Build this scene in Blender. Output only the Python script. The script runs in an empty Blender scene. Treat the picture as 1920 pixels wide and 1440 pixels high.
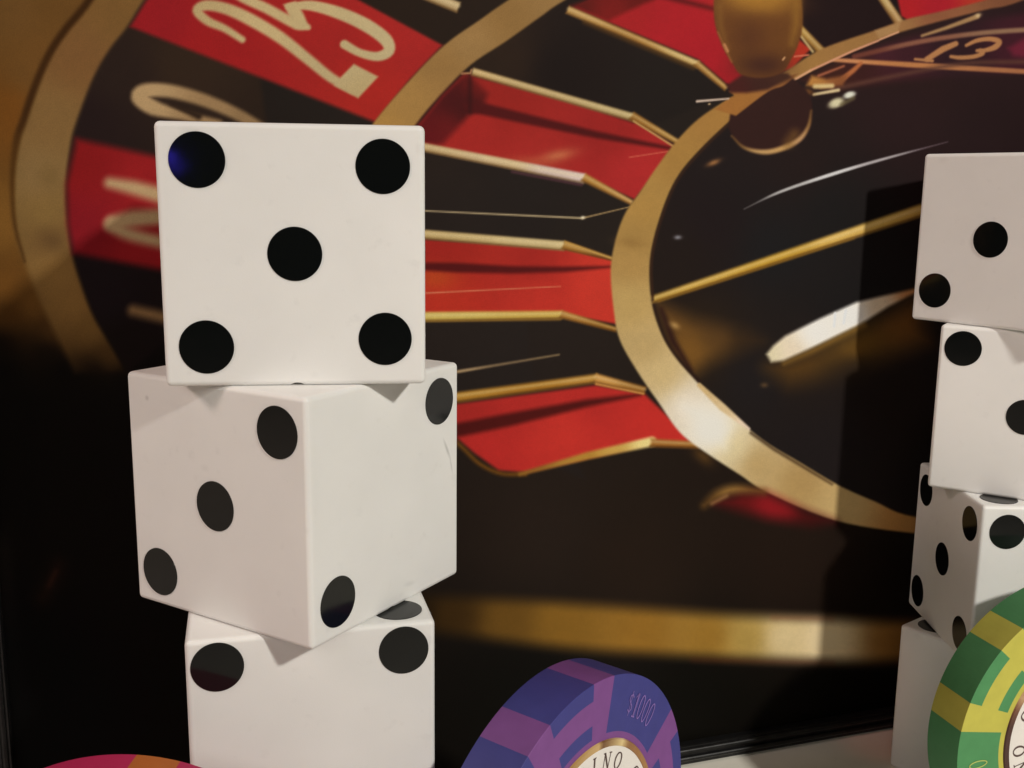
import bpy, bmesh, math, random
import numpy as np
from mathutils import Matrix, Vector

random.seed(4)
R = math.radians
scene = bpy.context.scene
col = scene.collection

# ------------------------------------------------------------------ camera
F_PX, PITCH, ROLL, CAM_H = 1983.3, R(10.552), R(-0.698), 1.5098
cp, sp, cr, sr = math.cos(PITCH), math.sin(PITCH), math.cos(ROLL), math.sin(ROLL)
right0, fwd, down0 = np.array([1., 0, 0]), np.array([0, cp, -sp]), np.array([0, -sp, -cp])
cam_right, cam_down = cr * right0 + sr * down0, -sr * right0 + cr * down0
cam_data = bpy.data.cameras.new("camera")
cam = bpy.data.objects.new("camera", cam_data)
col.objects.link(cam)
cam_data.sensor_width = 36.0
cam_data.lens = F_PX / 1920 * 36.0
cam_data.clip_start, cam_data.clip_end = 0.05, 200
M = Matrix.Identity(4)
for i in range(3):
    M[i][0], M[i][1], M[i][2] = cam_right[i], -cam_down[i], -fwd[i]
M[2][3] = CAM_H
cam.matrix_world = M
scene.camera = cam

# ------------------------------------------------------------------ world, lamps, exposure
world = bpy.data.worlds.new("World")
scene.world = world
world.use_nodes = True
bg = world.node_tree.nodes["Background"]
bg.inputs["Color"].default_value = (1.0, 0.80, 0.66, 1)
bg.inputs["Strength"].default_value = 0.012
scene.view_settings.view_transform = 'Standard'
scene.view_settings.look = 'None'
scene.view_settings.exposure = 0
scene.view_settings.gamma = 1


def aim(o, target):
    o.rotation_euler = (Vector(target) - o.location).to_track_quat('-Z', 'Y').to_euler()


def lamp(name, kind, loc, target, energy, color, **kw):
    d = bpy.data.lights.new(name, kind)
    d.energy, d.color = energy, color
    for k, v in kw.items():
        setattr(d, k, v)
    o = bpy.data.objects.new(name, d)
    o.location = loc
    aim(o, target)
    col.objects.link(o)
    return o


# hall spotlight high on the right, soft hall light from the left, a small blue effect lamp, added front fill and red floor spot
SPOT_AT, SPOT_TO = (3.95, -2.4, 4.6), (0.75, 2.25, 0.45)
lamp("hall_spotlight", 'SPOT', SPOT_AT, SPOT_TO, 1400, (1, .945, .85),
     spot_size=R(52), spot_blend=1.0, shadow_soft_size=0.21)
lamp("side_hall_light", 'AREA', (-5.2, -.45, 4.75), (0.8, 2.2, 1.1), 160, (1, .785, .69), shape='RECTANGLE', size=1.3, size_y=1.4)
lamp("front_fill_light", 'AREA', (-1.5, -3.2, 3.4), (0.2, 2.2, 1.1), 42, (1, .90, .81), shape='RECTANGLE', size=2.6, size_y=1.2)  # added fill with no known source, lifts front faces and wall shadows
lamp("blue_effect_light", 'POINT', (-.675, -1.39, 1.60), (0, 0, 0), .35, (.08, .05, 1), shadow_soft_size=0.022)
lamp("red_floor_fill", 'SPOT', (0.15, 1.55, 2.5), (1.06, 2.745, 0.0), 17, (1, .14, .06), spot_size=R(6.5), spot_blend=1.0, shadow_soft_size=0.03)  # added unseen red spot that makes the reddish patch on the floor


# ------------------------------------------------------------------ material helpers
def lin(c):
    return tuple((v / 255 / 12.92) if v / 255 <= .04045 else ((v / 255 + .055) / 1.055) ** 2.4 for v in c)


def new_mat(name, base=(.5, .5, .5), rough=.5, spec=.5, metal=0.0):
    m = bpy.data.materials.new(name)
    m.use_nodes = True
    b = m.node_tree.nodes["Principled BSDF"]
    b.inputs["Base Color"].default_value = (*base, 1)
    b.inputs["Roughness"].default_value = rough
    b.inputs["Specular IOR Level"].default_value = spec
    b.inputs["Metallic"].default_value = metal
    return m, m.node_tree, b


def noise_color(nt, b, base, amount, scale, detail=4, coord='Object'):
    """multiply the base colour by a soft noise"""
    tc = nt.nodes.new("ShaderNodeTexCoord")
    n = nt.nodes.new("ShaderNodeTexNoise")
    n.inputs["Scale"].default_value, n.inputs["Detail"].default_value = scale, detail
    nt.links.new(tc.outputs[coord], n.inputs["Vector"])
    mr = nt.nodes.new("ShaderNodeMapRange")
    mr.inputs[1].default_value, mr.inputs[2].default_value = .3, .7
    mr.inputs[3].default_value, mr.inputs[4].default_value = 1 - amount, 1 + amount
    nt.links.new(n.outputs["Fac"], mr.inputs[0])
    mx = nt.nodes.new("ShaderNodeVectorMath")
    mx.operation = 'SCALE'
    mx.inputs[0].default_value = base
    nt.links.new(mr.outputs[0], mx.inputs["Scale"])
    nt.links.new(mx.outputs[0], b.inputs["Base Color"])
    return tc, mx


def bump(nt, b, scale, dist, strength=.3, detail=3, coord='Object'):
    tc = nt.nodes.new("ShaderNodeTexCoord")
    n = nt.nodes.new("ShaderNodeTexNoise")
    n.inputs["Scale"].default_value, n.inputs["Detail"].default_value = scale, detail
    nt.links.new(tc.outputs[coord], n.inputs["Vector"])
    bp = nt.nodes.new("ShaderNodeBump")
    bp.inputs["Strength"].default_value, bp.inputs["Distance"].default_value = strength, dist
    nt.links.new(n.outputs["Fac"], bp.inputs["Height"])
    nt.links.new(bp.outputs[0], b.inputs["Normal"])


def scuffs(nt, mx, b, marks):
    """small grey scrapes at given places of a die: (centre, rotation, radii, depth)"""
    src = mx.outputs[0]
    tc = nt.nodes.new("ShaderNodeTexCoord")
    for c, rot, rad, depth in marks:
        mp = nt.nodes.new("ShaderNodeMapping")
        mp.vector_type = 'TEXTURE'
        mp.inputs["Location"].default_value = c
        mp.inputs["Rotation"].default_value = rot
        mp.inputs["Scale"].default_value = rad
        nt.links.new(tc.outputs["Object"], mp.inputs["Vector"])
        ln = nt.nodes.new("ShaderNodeVectorMath")
        ln.operation = 'LENGTH'
        nt.links.new(mp.outputs[0], ln.inputs[0])
        mr = nt.nodes.new("ShaderNodeMapRange")
        mr.inputs[1].default_value, mr.inputs[2].default_value = .2, 1
        mr.inputs[3].default_value, mr.inputs[4].default_value = 1 - depth, 1
        nt.links.new(ln.outputs["Value"], mr.inputs[0])
        sc = nt.nodes.new("ShaderNodeVectorMath")
        sc.operation = 'SCALE'
        nt.links.new(src, sc.inputs[0])
        nt.links.new(mr.outputs[0], sc.inputs["Scale"])
        src = sc.outputs[0]
    nt.links.new(src, b.inputs["Base Color"])


def white_plastic(name, marks=()):
    m, nt, b = new_mat(name, (.83, .83, .82), .46, .38)
    tc, mx = noise_color(nt, b, (.83, .83, .815), .02, 9, 6)
    sp_ = nt.nodes.new("ShaderNodeTexNoise")
    sp_.inputs["Scale"].default_value, sp_.inputs["Detail"].default_value = 34, 5
    nt.links.new(tc.outputs["Object"], sp_.inputs["Vector"])
    mr = nt.nodes.new("ShaderNodeMapRange")
    mr.inputs[1].default_value, mr.inputs[2].default_value = .63, .78
    mr.inputs[3].default_value, mr.inputs[4].default_value = 1, .94
    nt.links.new(sp_.outputs["Fac"], mr.inputs[0])
    s2 = nt.nodes.new("ShaderNodeVectorMath")
    s2.operation = 'SCALE'
    nt.links.new(mx.outputs[0], s2.inputs[0])
    nt.links.new(mr.outputs[0], s2.inputs["Scale"])
    nt.links.new(s2.outputs[0], b.inputs["Base Color"])
    if marks:
        scuffs(nt, s2, b, marks)
    bump(nt, b, 420, .0006, .25)
    b.inputs["Subsurface Weight"].default_value = .25
    b.inputs["Subsurface Radius"].default_value = (1, .9, .75)
    b.inputs["Subsurface Scale"].default_value = .012
    return m


M_DIE = white_plastic("white_moulded_plastic", [((-.15, -.2, .386), (0, 0, .3), (.02, .01, .012), .05)])
M_PIP, nt_, b_ = new_mat("glossy_black_vinyl", (.004, .005, .005), .08, .36)
bump(nt_, b_, 18, .004, .05, 1)

M_FRAME, nt_, b_ = new_mat("black_anodised_aluminium", (.03, .03, .031), .36, .6, .8)
noise_color(nt_, b_, (.03, .03, .031), .25, 40)

M_FLOOR, nt_, b_ = new_mat("pale_floor", (.7, .68, .64), .5, .4)
noise_color(nt_, b_, (.84, .825, .74), .05, 6, 8)
bump(nt_, b_, 120, .001, .2)

M_DRAPE, nt_, b_ = new_mat("dark_wall_paint", (.012, .011, .011), .8, .2)
noise_color(nt_, b_, (.012, .011, .011), .2, 12)


# ------------------------------------------------------------------ object helpers
def link(o, parent=None):
    col.objects.link(o)
    if parent:
        o.parent = parent
    return o


def tag(o, label=None, cat=None, group=None, kind=None):
    for k, v in (("label", label), ("category", cat), ("group", group), ("kind", kind)):
        if v:
            o[k] = v
    return o


def empty(name, loc, rz=0.0):
    o = bpy.data.objects.new(name, None)
    o.location, o.rotation_euler = loc, (0, 0, rz)
    o.empty_display_size = .1
    return link(o)


def mesh_obj(name, verts, faces, mats, parent=None, mat_idx=None, smooth=False):
    me = bpy.data.meshes.new(name)
    me.from_pydata([tuple(v) for v in verts], [], faces)
    for m in (mats if isinstance(mats, (list, tuple)) else [mats]):
        me.materials.append(m)
    if mat_idx is not None:
        me.polygons.foreach_set("material_index", mat_idx)
    if smooth:
        me.polygons.foreach_set("use_smooth", [True] * len(me.polygons))
    me.update()
    return link(bpy.data.objects.new(name, me), parent)


# ------------------------------------------------------------------ floor and dark wall behind the display
floor = mesh_obj("floor", [(-12, -8, 0), (12, -8, 0), (12, 8, 0), (-12, 8, 0)], [(0, 1, 2, 3)], M_FLOOR)
tag(floor, kind="structure")
rear = mesh_obj("rear_wall", [(-12, 7.5, -.01), (12, 7.5, -.01), (12, 7.5, 5), (-12, 7.5, 5),
                              (-12, 7.7, -.01), (12, 7.7, -.01), (12, 7.7, 5), (-12, 7.7, 5)],
                [(0, 1, 2, 3), (7, 6, 5, 4), (3, 2, 6, 7), (0, 3, 7, 4), (1, 5, 6, 2)], M_DRAPE)
tag(rear, kind="structure")

# ------------------------------------------------------------------ backdrop: a framed print of a roulette wheel
WALL_K, WALL_C = 0.33414, 2.42117          # front foot line of the frame on the floor: y = K x + C
wd = np.array([1, WALL_K]) / math.hypot(1, WALL_K)     # along the wall, to the right
wn = np.array([-wd[1], wd[0]])                         # away from the viewer
DEPTH = .030                                           # print sits behind the frame's front


def wall_xy(s, d):
    return np.array([0, WALL_C]) + wd * s + wn * d


S0, S1, Z0, Z1 = -1.145, 2.35, .030, 2.10
backdrop = empty("backdrop", (*wall_xy((S0 + S1) / 2, DEPTH), 0), math.atan2(wd[1], wd[0]))
SMID = (S0 + S1) / 2
tag(backdrop, "black framed wall print of a roulette wheel standing behind the dice", "backdrop")


# --- the print itself, traced on the plane of the panel
class Print:
    """A colour field over panel points. X, Y are tracing coordinates of the printed picture."""

    def __init__(self, X, Y):
        self.X, self.Y = X, Y
        self.C = np.zeros((len(X), 3))
        self.ease = 420.          # how softly the ink tones run into each other

    def _box(self, pts, m):
        pts = np.asarray(pts, float)
        return np.nonzero((self.X > pts[:, 0].min() - m) & (self.X < pts[:, 0].max() + m) &
                          (self.Y > pts[:, 1].min() - m) & (self.Y < pts[:, 1].max() + m))[0]

    def softness(self, pts):
        """the printed picture is sharp round the wheel's hub and out of focus at its near and left parts"""
        x, y = np.asarray(pts, float).mean(0)
        return 1.35 + 1.0 * min(1, max(0, (620 - x) / 350)) + .5 * min(1, max(0, (y - 850) / 150))

    def color(self, c, i):
        if isinstance(c[0], (int, float)):
            return np.array(c, float)[None]
        x, y = self.X[i], self.Y[i]
        tot, acc = np.zeros(len(i)), np.zeros((len(i), 3))
        for px, py, rgb in c:
            w = 1 / ((x - px) ** 2 + (y - py) ** 2 + self.ease) ** 1.4
            tot += w
            acc += w[:, None] * np.array(rgb, float)
        return acc / tot[:, None]

    def mix(self, i, a, c):
        a = np.clip(a, 0, 1)[:, None]
        self.C[i] = self.C[i] * (1 - a) + self.color(c, i) * a

    def fill(self, poly, c, soft=3., alpha=1.):
        soft *= self.softness(poly)
        i = self._box(poly, soft * 2 + 2)
        if not len(i):
            return
        p = np.asarray(poly, float)
        q = np.roll(p, -1, 0)
        x, y = self.X[i], self.Y[i]
        d2 = np.full(len(i), 1e12)
        ins = np.zeros(len(i), bool)
        for (ax, ay), (bx, by) in zip(p, q):
            ex, ey = bx - ax, by - ay
            L = ex * ex + ey * ey
            if L < 1e-9:
                continue
            t = np.clip(((x - ax) * ex + (y - ay) * ey) / L, 0, 1)
            d2 = np.minimum(d2, (x - ax - t * ex) ** 2 + (y - ay - t * ey) ** 2)
            if ay != by:
                ins ^= ((ay > y) != (by > y)) & (x < ex * (y - ay) / (by - ay) + ax)
        sd = np.where(ins, 1, -1) * np.sqrt(d2)
        t = np.clip(.5 + sd / (2 * soft), 0, 1)
        self.mix(i, alpha * t * t * (3 - 2 * t), c)

    def stroke(self, pts, w, c, soft=2., alpha=1.):
        soft *= self.softness(pts)
        pts = np.asarray(pts, float)
        w = np.broadcast_to(np.asarray(w, float), (len(pts),)) / 2
        i = self._box(pts, w.max() + soft * 2 + 2)
        if not len(i):
            return
        x, y = self.X[i], self.Y[i]
        sd = np.full(len(i), -1e9)
        for k in range(len(pts) - 1):
            (ax, ay), (bx, by) = pts[k], pts[k + 1]
            ex, ey = bx - ax, by - ay
            L = ex * ex + ey * ey + 1e-9
            t = np.clip(((x - ax) * ex + (y - ay) * ey) / L, 0, 1)
            d = np.hypot(x - ax - t * ex, y - ay - t * ey)
            sd = np.maximum(sd, w[k] * (1 - t) + w[k + 1] * t - d)
        t = np.clip(.5 + sd / (2 * soft), 0, 1)
        self.mix(i, alpha * t * t * (3 - 2 * t), c)

    def bar(self, a, b, wa, wb, c, soft=2.5):
        """flat-ended bar"""
        a, b = np.array(a, float), np.array(b, float)
        t = (b - a) / np.linalg.norm(b - a)
        n = np.array([-t[1], t[0]])
        self.fill([a + n * wa / 2, b + n * wb / 2, b - n * wb / 2, a - n * wa / 2], c, soft)
        if n[1] < 0:
            n = -n
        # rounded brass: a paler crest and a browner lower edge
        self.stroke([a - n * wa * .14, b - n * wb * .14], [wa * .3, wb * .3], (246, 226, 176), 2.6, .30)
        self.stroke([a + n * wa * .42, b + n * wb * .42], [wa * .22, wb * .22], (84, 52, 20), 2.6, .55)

    def blob(self, cx, cy, rx, ry, rot, c, alpha=1., power=2.):
        m = 2.6
        i = self._box([(cx - rx * m - ry * m, cy - ry * m - rx * m), (cx + rx * m + ry * m, cy + ry * m + rx * m)], 0)
        if not len(i):
            return
        dx, dy = self.X[i] - cx, self.Y[i] - cy
        ca, sa = math.cos(R(rot)), math.sin(R(rot))
        u, v = (dx * ca + dy * sa) / rx, (-dx * sa + dy * ca) / ry
        self.mix(i, alpha * np.exp(-(u * u + v * v) ** (power / 2)), c)


def curve(pts, n=6):
    p = np.asarray(pts, float)
    p = np.vstack([2 * p[0] - p[1], p, 2 * p[-1] - p[-2]])
    out = []
    for k in range(1, len(p) - 2):
        for t in np.linspace(0, 1, n, endpoint=False):
            a, b, c, d = p[k - 1], p[k], p[k + 1], p[k + 2]
            out.append(.5 * (2 * b + (c - a) * t + (2 * a - 5 * b + 4 * c - d) * t * t + (3 * b - a - 3 * c + d) * t ** 3))
    out.append(p[-2])
    return np.array(out)


def band(a, b):
    return np.vstack([curve(a), curve(b)[::-1]])


def paint(P):
    cream, gold = (182, 160, 116), (160, 115, 55)
    allp = np.arange(len(P.X))
    # dark ground of the picture
    P.mix(allp, np.ones(len(allp)), [
        (60, 850, (15, 12, 10)), (60, 1300, (9, 7, 6)), (300, 1000, (17, 13, 11)), (1000, 1000, (44, 34, 27)),
        (1200, 1060, (42, 31, 23)), (1000, 1310, (18, 16, 13)), (1300, 1310, (17, 15, 12)), (1480, 1040, (40, 29, 22)),
        (1720, 1060, (30, 21, 15)), (1620, 1370, (10, 9, 8)), (2100, 1200, (22, 16, 13)), (900, 500, (44, 36, 30)),
        (1000, 650, (42, 34, 29)), (1000, 350, (38, 31, 26)), (1300, -300, (40, 28, 22))])
    # outer bowl: gold wood, groove, brass band
    groove = [(330, -320), (240, -120), (167, 0), (123, 55), (93, 100), (67, 158), (44, 225), (31, 265), (23, 333), (27, 417), (46, 490), (79, 575), (140, 700)]
    P.fill(np.vstack([[(-300, -320)], curve([(x + 55, y) for x, y in groove]), [(-300, 700)]]),
           [(20, 20, (106, 75, 38)), (110, 15, (103, 72, 34)), (8, 200, (117, 74, 28)), (50, 130, (108, 75, 36)), (12, 420, (124, 86, 38)),
            (10, 540, (112, 74, 30)), (60, 570, (110, 76, 34)), (10, 590, (84, 56, 24)), (100, 625, (84, 58, 28)), (0, 650, (22, 15, 9)), (90, 660, (24, 17, 10)), (0, 700, (12, 9, 7)), (120, 700, (12, 9, 7)), (100, -150, (100, 70, 36))], 26)
    inner = [(430, -320), (340, -90), (273, 0), (240, 52), (208, 93), (177, 147), (147, 225), (135, 270), (126, 345), (129, 417), (138, 479),
             (154, 533), (176, 590), (208, 645), (240, 700)]
    P.fill(band(groove, inner), [(220, 20, (118, 86, 46)), (150, 110, (118, 84, 48)), (95, 230, (126, 96, 56)), (75, 330, (132, 104, 64)),
                                 (85, 400, (128, 100, 56)), (92, 450, (112, 84, 48)), (110, 510, (140, 106, 58)), (140, 570, (134, 100, 54)), (175, 620, (118, 88, 46)),
                                 (205, 665, (86, 62, 32)), (232, 715, (22, 16, 10)), (180, 700, (26, 18, 11)), (300, -150, (118, 86, 46))], 4)  # lower band tones lightened to offset the left stack's shadow
    P.stroke(curve(groove[:-2]), np.append(np.full(42, 14.), np.linspace(14, 2, len(curve(groove[:-2])) - 42)), [(140, 40, (60, 37, 14)), (60, 170, (64, 40, 16)), (23, 333, (84, 55, 22)), (60, 540, (70, 46, 20))], 2.6)
    P.blob(92, 330, 22, 26, 0, (110, 86, 48), .5)
    P.blob(100, 452, 26, 18, 20, (92, 68, 40), .6)  # edge of the left stack's shadow, painted as a darker smudge

    # ring of numbers
    sep_o = [(560, 720), (575, 560), (610, 400), (650, 310), (700, 231), (766, 153), (834, 84), (900, 37), (953, 0), (1100, -95), (1300, -190)]
    sep_i = [(640, 720), (650, 560), (690, 400), (730, 315), (781, 234), (831, 175), (884, 122), (950, 78), (1012, 34), (1062, 0), (1200, -75), (1380, -150)]
    P.fill(band(inner, sep_o), [(350, 120, (52, 38, 27)), (230, 140, (44, 32, 26)), (170, 230, (38, 26, 24)), (600, 200, (44, 32, 22)),
                                (800, 20, (38, 27, 18)), (200, 560, (33, 24, 26)), (230, 640, (28, 20, 18)), (400, 520, (34, 25, 24))], 4)
    P.fill([(700, -180), (480, -220), (330, -60), (273, 3), (244, 50), (704, 229), (766, 153), (831, 84), (675, 0), (560, -60)],
           [(280, 30, (142, 30, 34)), (400, 120, (148, 32, 32)), (600, 60, (156, 38, 34)), (700, 180, (166, 42, 34)), (800, 90, (160, 40, 36))], 4)
    P.fill([(560, -60), (675, 0), (831, 84), (953, 0), (1100, -95), (900, -300), (600, -200)], (40, 28, 19), 3)
    P.fill([(143, 260), (287, 292), (640, 370), (640, 560), (292, 504), (137, 475), (127, 420), (125, 345)],
           [(150, 300, (128, 26, 27)), (150, 430, (126, 26, 33)), (280, 330, (144, 32, 33)), (280, 470, (146, 32, 35))], 5)
    # numerals
    z = lambda l: [(x / 2.4, y / 2.4) for x, y in l]
    cr1 = [(370, 20, (176, 152, 106)), (500, 60, (188, 164, 116)), (640, 130, (186, 164, 118)), (720, 90, (186, 166, 122)), (680, 170, (184, 160, 112))]
    P.stroke(curve(z([(1090, 178), (1010, 128), (935, 95), (888, 48), (930, 24), (1020, 40), (1130, 90), (1260, 168), (1380, 262), (1490, 350), (1590, 405)]), 4),
             np.interp(np.linspace(0, 10, 41), range(11), np.array([30, 34, 40, 44, 48, 52, 56, 54, 48, 44, 40]) / 2.4), cr1, 2.5)
    P.fill(z([(1505, 385), (1612, 442), (1702, 345), (1592, 288), (1540, 340)]), cr1, 2.5)
    P.stroke(curve(z([(1550, 200), (1620, 238), (1700, 254), (1750, 228), (1735, 178), (1650, 115), (1530, 60), (1400, 25), (1300, 30)]), 4),
             np.interp(np.linspace(0, 8, 33), range(9), np.array([40, 36, 42, 50, 58, 60, 56, 46, 30]) / 2.4), cr1, 2.5)
    P.stroke(curve(z([(1000, -70), (1090, -12), (1200, 38), (1330, 108), (1385, 122)]), 4), np.interp(np.linspace(0, 4, 17), range(5), np.array([40, 44, 46, 46, 26]) / 2.4), cr1, 2.5)
    P.fill(z([(1275, 20), (1330, 5), (1365, 60), (1395, 130), (1330, 130)]), cr1, 2.5)
    P.bar((780, -18), (860, 14), 20, 20, (178, 152, 108), 2.5)
    cr2 = [(270, 180, (172, 142, 100)), (400, 210, (150, 120, 82)), (460, 225, (140, 112, 76))]
    P.stroke(curve([(490, 240), (440, 212), (380, 187), (320, 171), (276, 170), (262, 182), (288, 202), (340, 216), (410, 232)], 4),
             np.interp(np.linspace(0, 8, 33), range(9), [20, 22, 24, 25, 28, 32, 29, 18, 15]), cr2, 3)
    P.stroke([(320, 196), (372, 218)], [3, 12], (48, 34, 24), 3)
    cr3 = (178, 148, 106)
    P.stroke([(206, 343), (250, 352), (330, 374)], [20, 27, 32], cr3, 5)
    P.stroke([(212, 418), (250, 410), (330, 405)], [28, 32, 28], cr3, 5)
    P.stroke(curve([(208, 422), (245, 440), (330, 460)]), 24, cr3, 5)
    P.stroke([(250, 582), (320, 598)], [20, 22], (140, 108, 70), 5)

    P.fill(band(sep_o, sep_i), [(720, 240, (168, 128, 68)), (760, 190, (160, 122, 68)), (830, 125, (148, 112, 64)), (880, 80, (150, 116, 70)), (960, 35, (140, 106, 60)), (1030, 5, (146, 112, 66)),
                               (1200, -100, (146, 112, 66)), (680, 320, (150, 112, 58))], 2.5)
    # red and black pockets with brass frets
    dk = (80, 21, 21)
    P.fill(band(sep_i, [(1100, 900), (1000, 700), (1000, 500), (1100, 350), (1200, 250), (1376, 170), (1500, 100), (1700, 0), (1900, -60), (2000, -100), (2100, -150), (2200, -200)]),
           [(900, 520, (44, 36, 31)), (1000, 380, (38, 31, 27)), (1050, 130, (30, 20, 17)), (950, 110, (46, 32, 22)), (1000, 650, (42, 35, 31)), (1250, 200, (34, 27, 23)), (1580, 40, (34, 20, 20))], 4)
    # pocket one, top
    P.fill([(1075, 14), (1150, -20), (1240, -60), (1500, -60), (1490, 120), (1400, 178), (1360, 155), (1310, 112)],
           [(1180, 40, (160, 34, 36)), (1250, 60, (164, 32, 38)), (1330, 100, (160, 30, 38)), (1370, 150, (150, 30, 36))], 3)
    P.fill([(1070, 10), (1100, 0), (1240, -60), (1300, -60), (1226, 0), (1205, 8), (1150, 34), (1140, 40)], [(1080, 12, (92, 26, 20)), (1200, -5, (100, 24, 20)), (1150, 25, (120, 28, 24))], 5)
    P.stroke([(1230, -10), (1345, 18)], 8, (92, 22, 24), 5)
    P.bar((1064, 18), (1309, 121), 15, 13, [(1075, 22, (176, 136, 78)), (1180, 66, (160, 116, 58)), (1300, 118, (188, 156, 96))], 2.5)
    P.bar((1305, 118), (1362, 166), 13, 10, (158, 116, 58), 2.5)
    P.stroke([(1095, 42), (1300, 128)], 6, (92, 62, 24), 4, .7)
    # pocket two
    P.fill([(870, 138), (887, 140), (1187, 225), (1262, 272), (1232, 320), (1190, 374), (1095, 330), (800, 275), (780, 262), (783, 236), (830, 178)],
           [(950, 190, (146, 38, 31)), (900, 250, (158, 42, 36)), (1000, 300, (160, 44, 38)), (1150, 240, (148, 38, 34)), (1200, 320, (166, 44, 42))], 3)
    P.fill([(872, 138), (890, 150), (915, 175), (905, 205), (880, 215), (832, 268), (820, 272), (775, 268), (783, 236), (830, 178)],
           [(800, 250, (96, 22, 25)), (850, 190, (72, 21, 22)), (880, 205, (64, 20, 20)), (900, 160, (108, 28, 24)), (840, 240, (104, 26, 26))], 7)
    P.stroke([(880, 200), (905, 204), (1000, 226), (1120, 253), (1257, 278)], [20, 22, 18, 13, 6], dk, 4)
    P.stroke([(881, 142), (881, 210)], 7, (56, 18, 18), 5, .8)
    P.blob(1045, 292, 34, 11, -12, (190, 106, 70), .9)
    P.blob(1000, 302, 40, 9, 6, (178, 84, 56), .6)
    P.stroke([(1180, 295), (1252, 284)], 2, (190, 90, 70), 1.2)
    P.stroke([(890, 142), (1060, 184), (1187, 227)], [5, 7, 8], (72, 22, 20), 3, .8)
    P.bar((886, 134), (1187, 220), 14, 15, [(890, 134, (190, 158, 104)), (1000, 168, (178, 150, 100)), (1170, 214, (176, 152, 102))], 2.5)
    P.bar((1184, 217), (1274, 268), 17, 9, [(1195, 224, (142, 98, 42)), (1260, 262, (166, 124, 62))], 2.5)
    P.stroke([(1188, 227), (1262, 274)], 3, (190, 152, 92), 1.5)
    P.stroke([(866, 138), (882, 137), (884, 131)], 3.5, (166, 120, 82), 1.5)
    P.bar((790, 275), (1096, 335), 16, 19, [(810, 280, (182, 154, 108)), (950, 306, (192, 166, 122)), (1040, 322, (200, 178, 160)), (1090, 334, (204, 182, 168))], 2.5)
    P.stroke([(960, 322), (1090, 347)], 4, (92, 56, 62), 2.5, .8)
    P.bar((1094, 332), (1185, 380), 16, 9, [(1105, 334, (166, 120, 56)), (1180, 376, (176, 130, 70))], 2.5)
    P.stroke([(790, 395), (1092, 409)], [2.6, 3.4], (168, 148, 112), 1.3)
    P.stroke([(1092, 409), (1180, 388)], [3.2, 1.8], (150, 124, 84), 1.3)
    P.blob(1093, 408, 4, 3, 0, (225, 210, 175), 1)
    # pocket three
    P.fill([(780, 448), (1057, 466), (1150, 488), (1158, 608), (1052, 588), (780, 590)],
           [(830, 470, (158, 42, 34)), (1000, 490, (160, 44, 36)), (830, 560, (184, 54, 38)), (1000, 560, (186, 54, 42)), (1120, 540, (192, 58, 44))], 3)
    P.blob(815, 520, 44, 22, 0, (186, 84, 34), .6)
    P.stroke([(780, 499), (860, 502), (960, 506), (1060, 505), (1147, 500)], [14, 18, 14, 10, 3], (88, 25, 24), 4)
    P.stroke([(770, 551), (1051, 537)], [3, 1.5], (206, 116, 84), 1.2)
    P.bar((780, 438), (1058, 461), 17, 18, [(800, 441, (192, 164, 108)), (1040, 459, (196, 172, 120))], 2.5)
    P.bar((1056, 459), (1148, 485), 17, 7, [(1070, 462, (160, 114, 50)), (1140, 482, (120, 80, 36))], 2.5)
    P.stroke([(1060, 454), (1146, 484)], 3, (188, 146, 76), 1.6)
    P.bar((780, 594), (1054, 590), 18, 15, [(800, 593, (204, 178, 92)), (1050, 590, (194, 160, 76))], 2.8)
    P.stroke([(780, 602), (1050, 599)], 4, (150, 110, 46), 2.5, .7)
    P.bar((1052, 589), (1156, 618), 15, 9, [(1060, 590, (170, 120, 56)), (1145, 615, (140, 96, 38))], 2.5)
    P.stroke([(845, 699), (1048, 665)], [6, 3], [(850, 697, (166, 138, 100)), (950, 681, (126, 104, 76)), (1040, 667, (132, 110, 78))], 2)
    # pocket four
    P.fill([(820, 762), (1118, 722), (1208, 738), (1262, 790), (1300, 832), (1222, 832), (985, 886), (935, 882), (890, 850), (820, 790)],
           [(880, 775, (168, 46, 40)), (1000, 740, (176, 48, 42)), (900, 840, (190, 50, 44)), (1050, 810, (198, 56, 46)), (1250, 800, (194, 52, 44)), (1100, 740, (180, 48, 42))], 4)
    P.stroke([(830, 812), (950, 788), (1100, 756), (1200, 740)], [26, 24, 14, 4], (84, 26, 23), 5)
    P.stroke(curve([(840, 815), (870, 842), (900, 870), (940, 888), (985, 889)]), [5] * 25, (132, 84, 26), 5)
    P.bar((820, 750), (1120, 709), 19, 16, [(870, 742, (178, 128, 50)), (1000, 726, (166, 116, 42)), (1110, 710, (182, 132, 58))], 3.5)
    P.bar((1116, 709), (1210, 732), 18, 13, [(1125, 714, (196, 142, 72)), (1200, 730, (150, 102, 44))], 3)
    P.stroke([(1118, 720), (1206, 738)], 4, (198, 138, 72), 2)
    P.stroke([(975, 889), (1100, 855), (1222, 828)], [6, 14, 18], [(990, 886, (150, 104, 44)), (1100, 856, (178, 130, 54)), (1150, 846, (200, 158, 78)), (1215, 829, (238, 216, 140))], 3.5)
    P.bar((1220, 830), (1310, 834), 15, 13, (160, 106, 48), 3.5)
    P.blob(1318, 856, 22, 12, 40, (110, 76, 34), .6)

    # top right pockets
    P.fill([(1505, -80), (1640, -80), (1655, -5), (1684, 44), (1545, 93), (1500, 56)], (35, 20, 20), 2.5)
    P.fill([(1670, -60), (2100, -60), (2100, -50), (1920, -8), (1852, 11), (1702, 38), (1690, 30)], [(1700, 20, (168, 34, 38)), (1760, 10, (160, 32, 42)), (1840, 5, (166, 56, 40))], 3)
    P.fill([(1462, 132), (1496, 72), (1520, 92), (1484, 130)], (168, 52, 34), 3)
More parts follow.
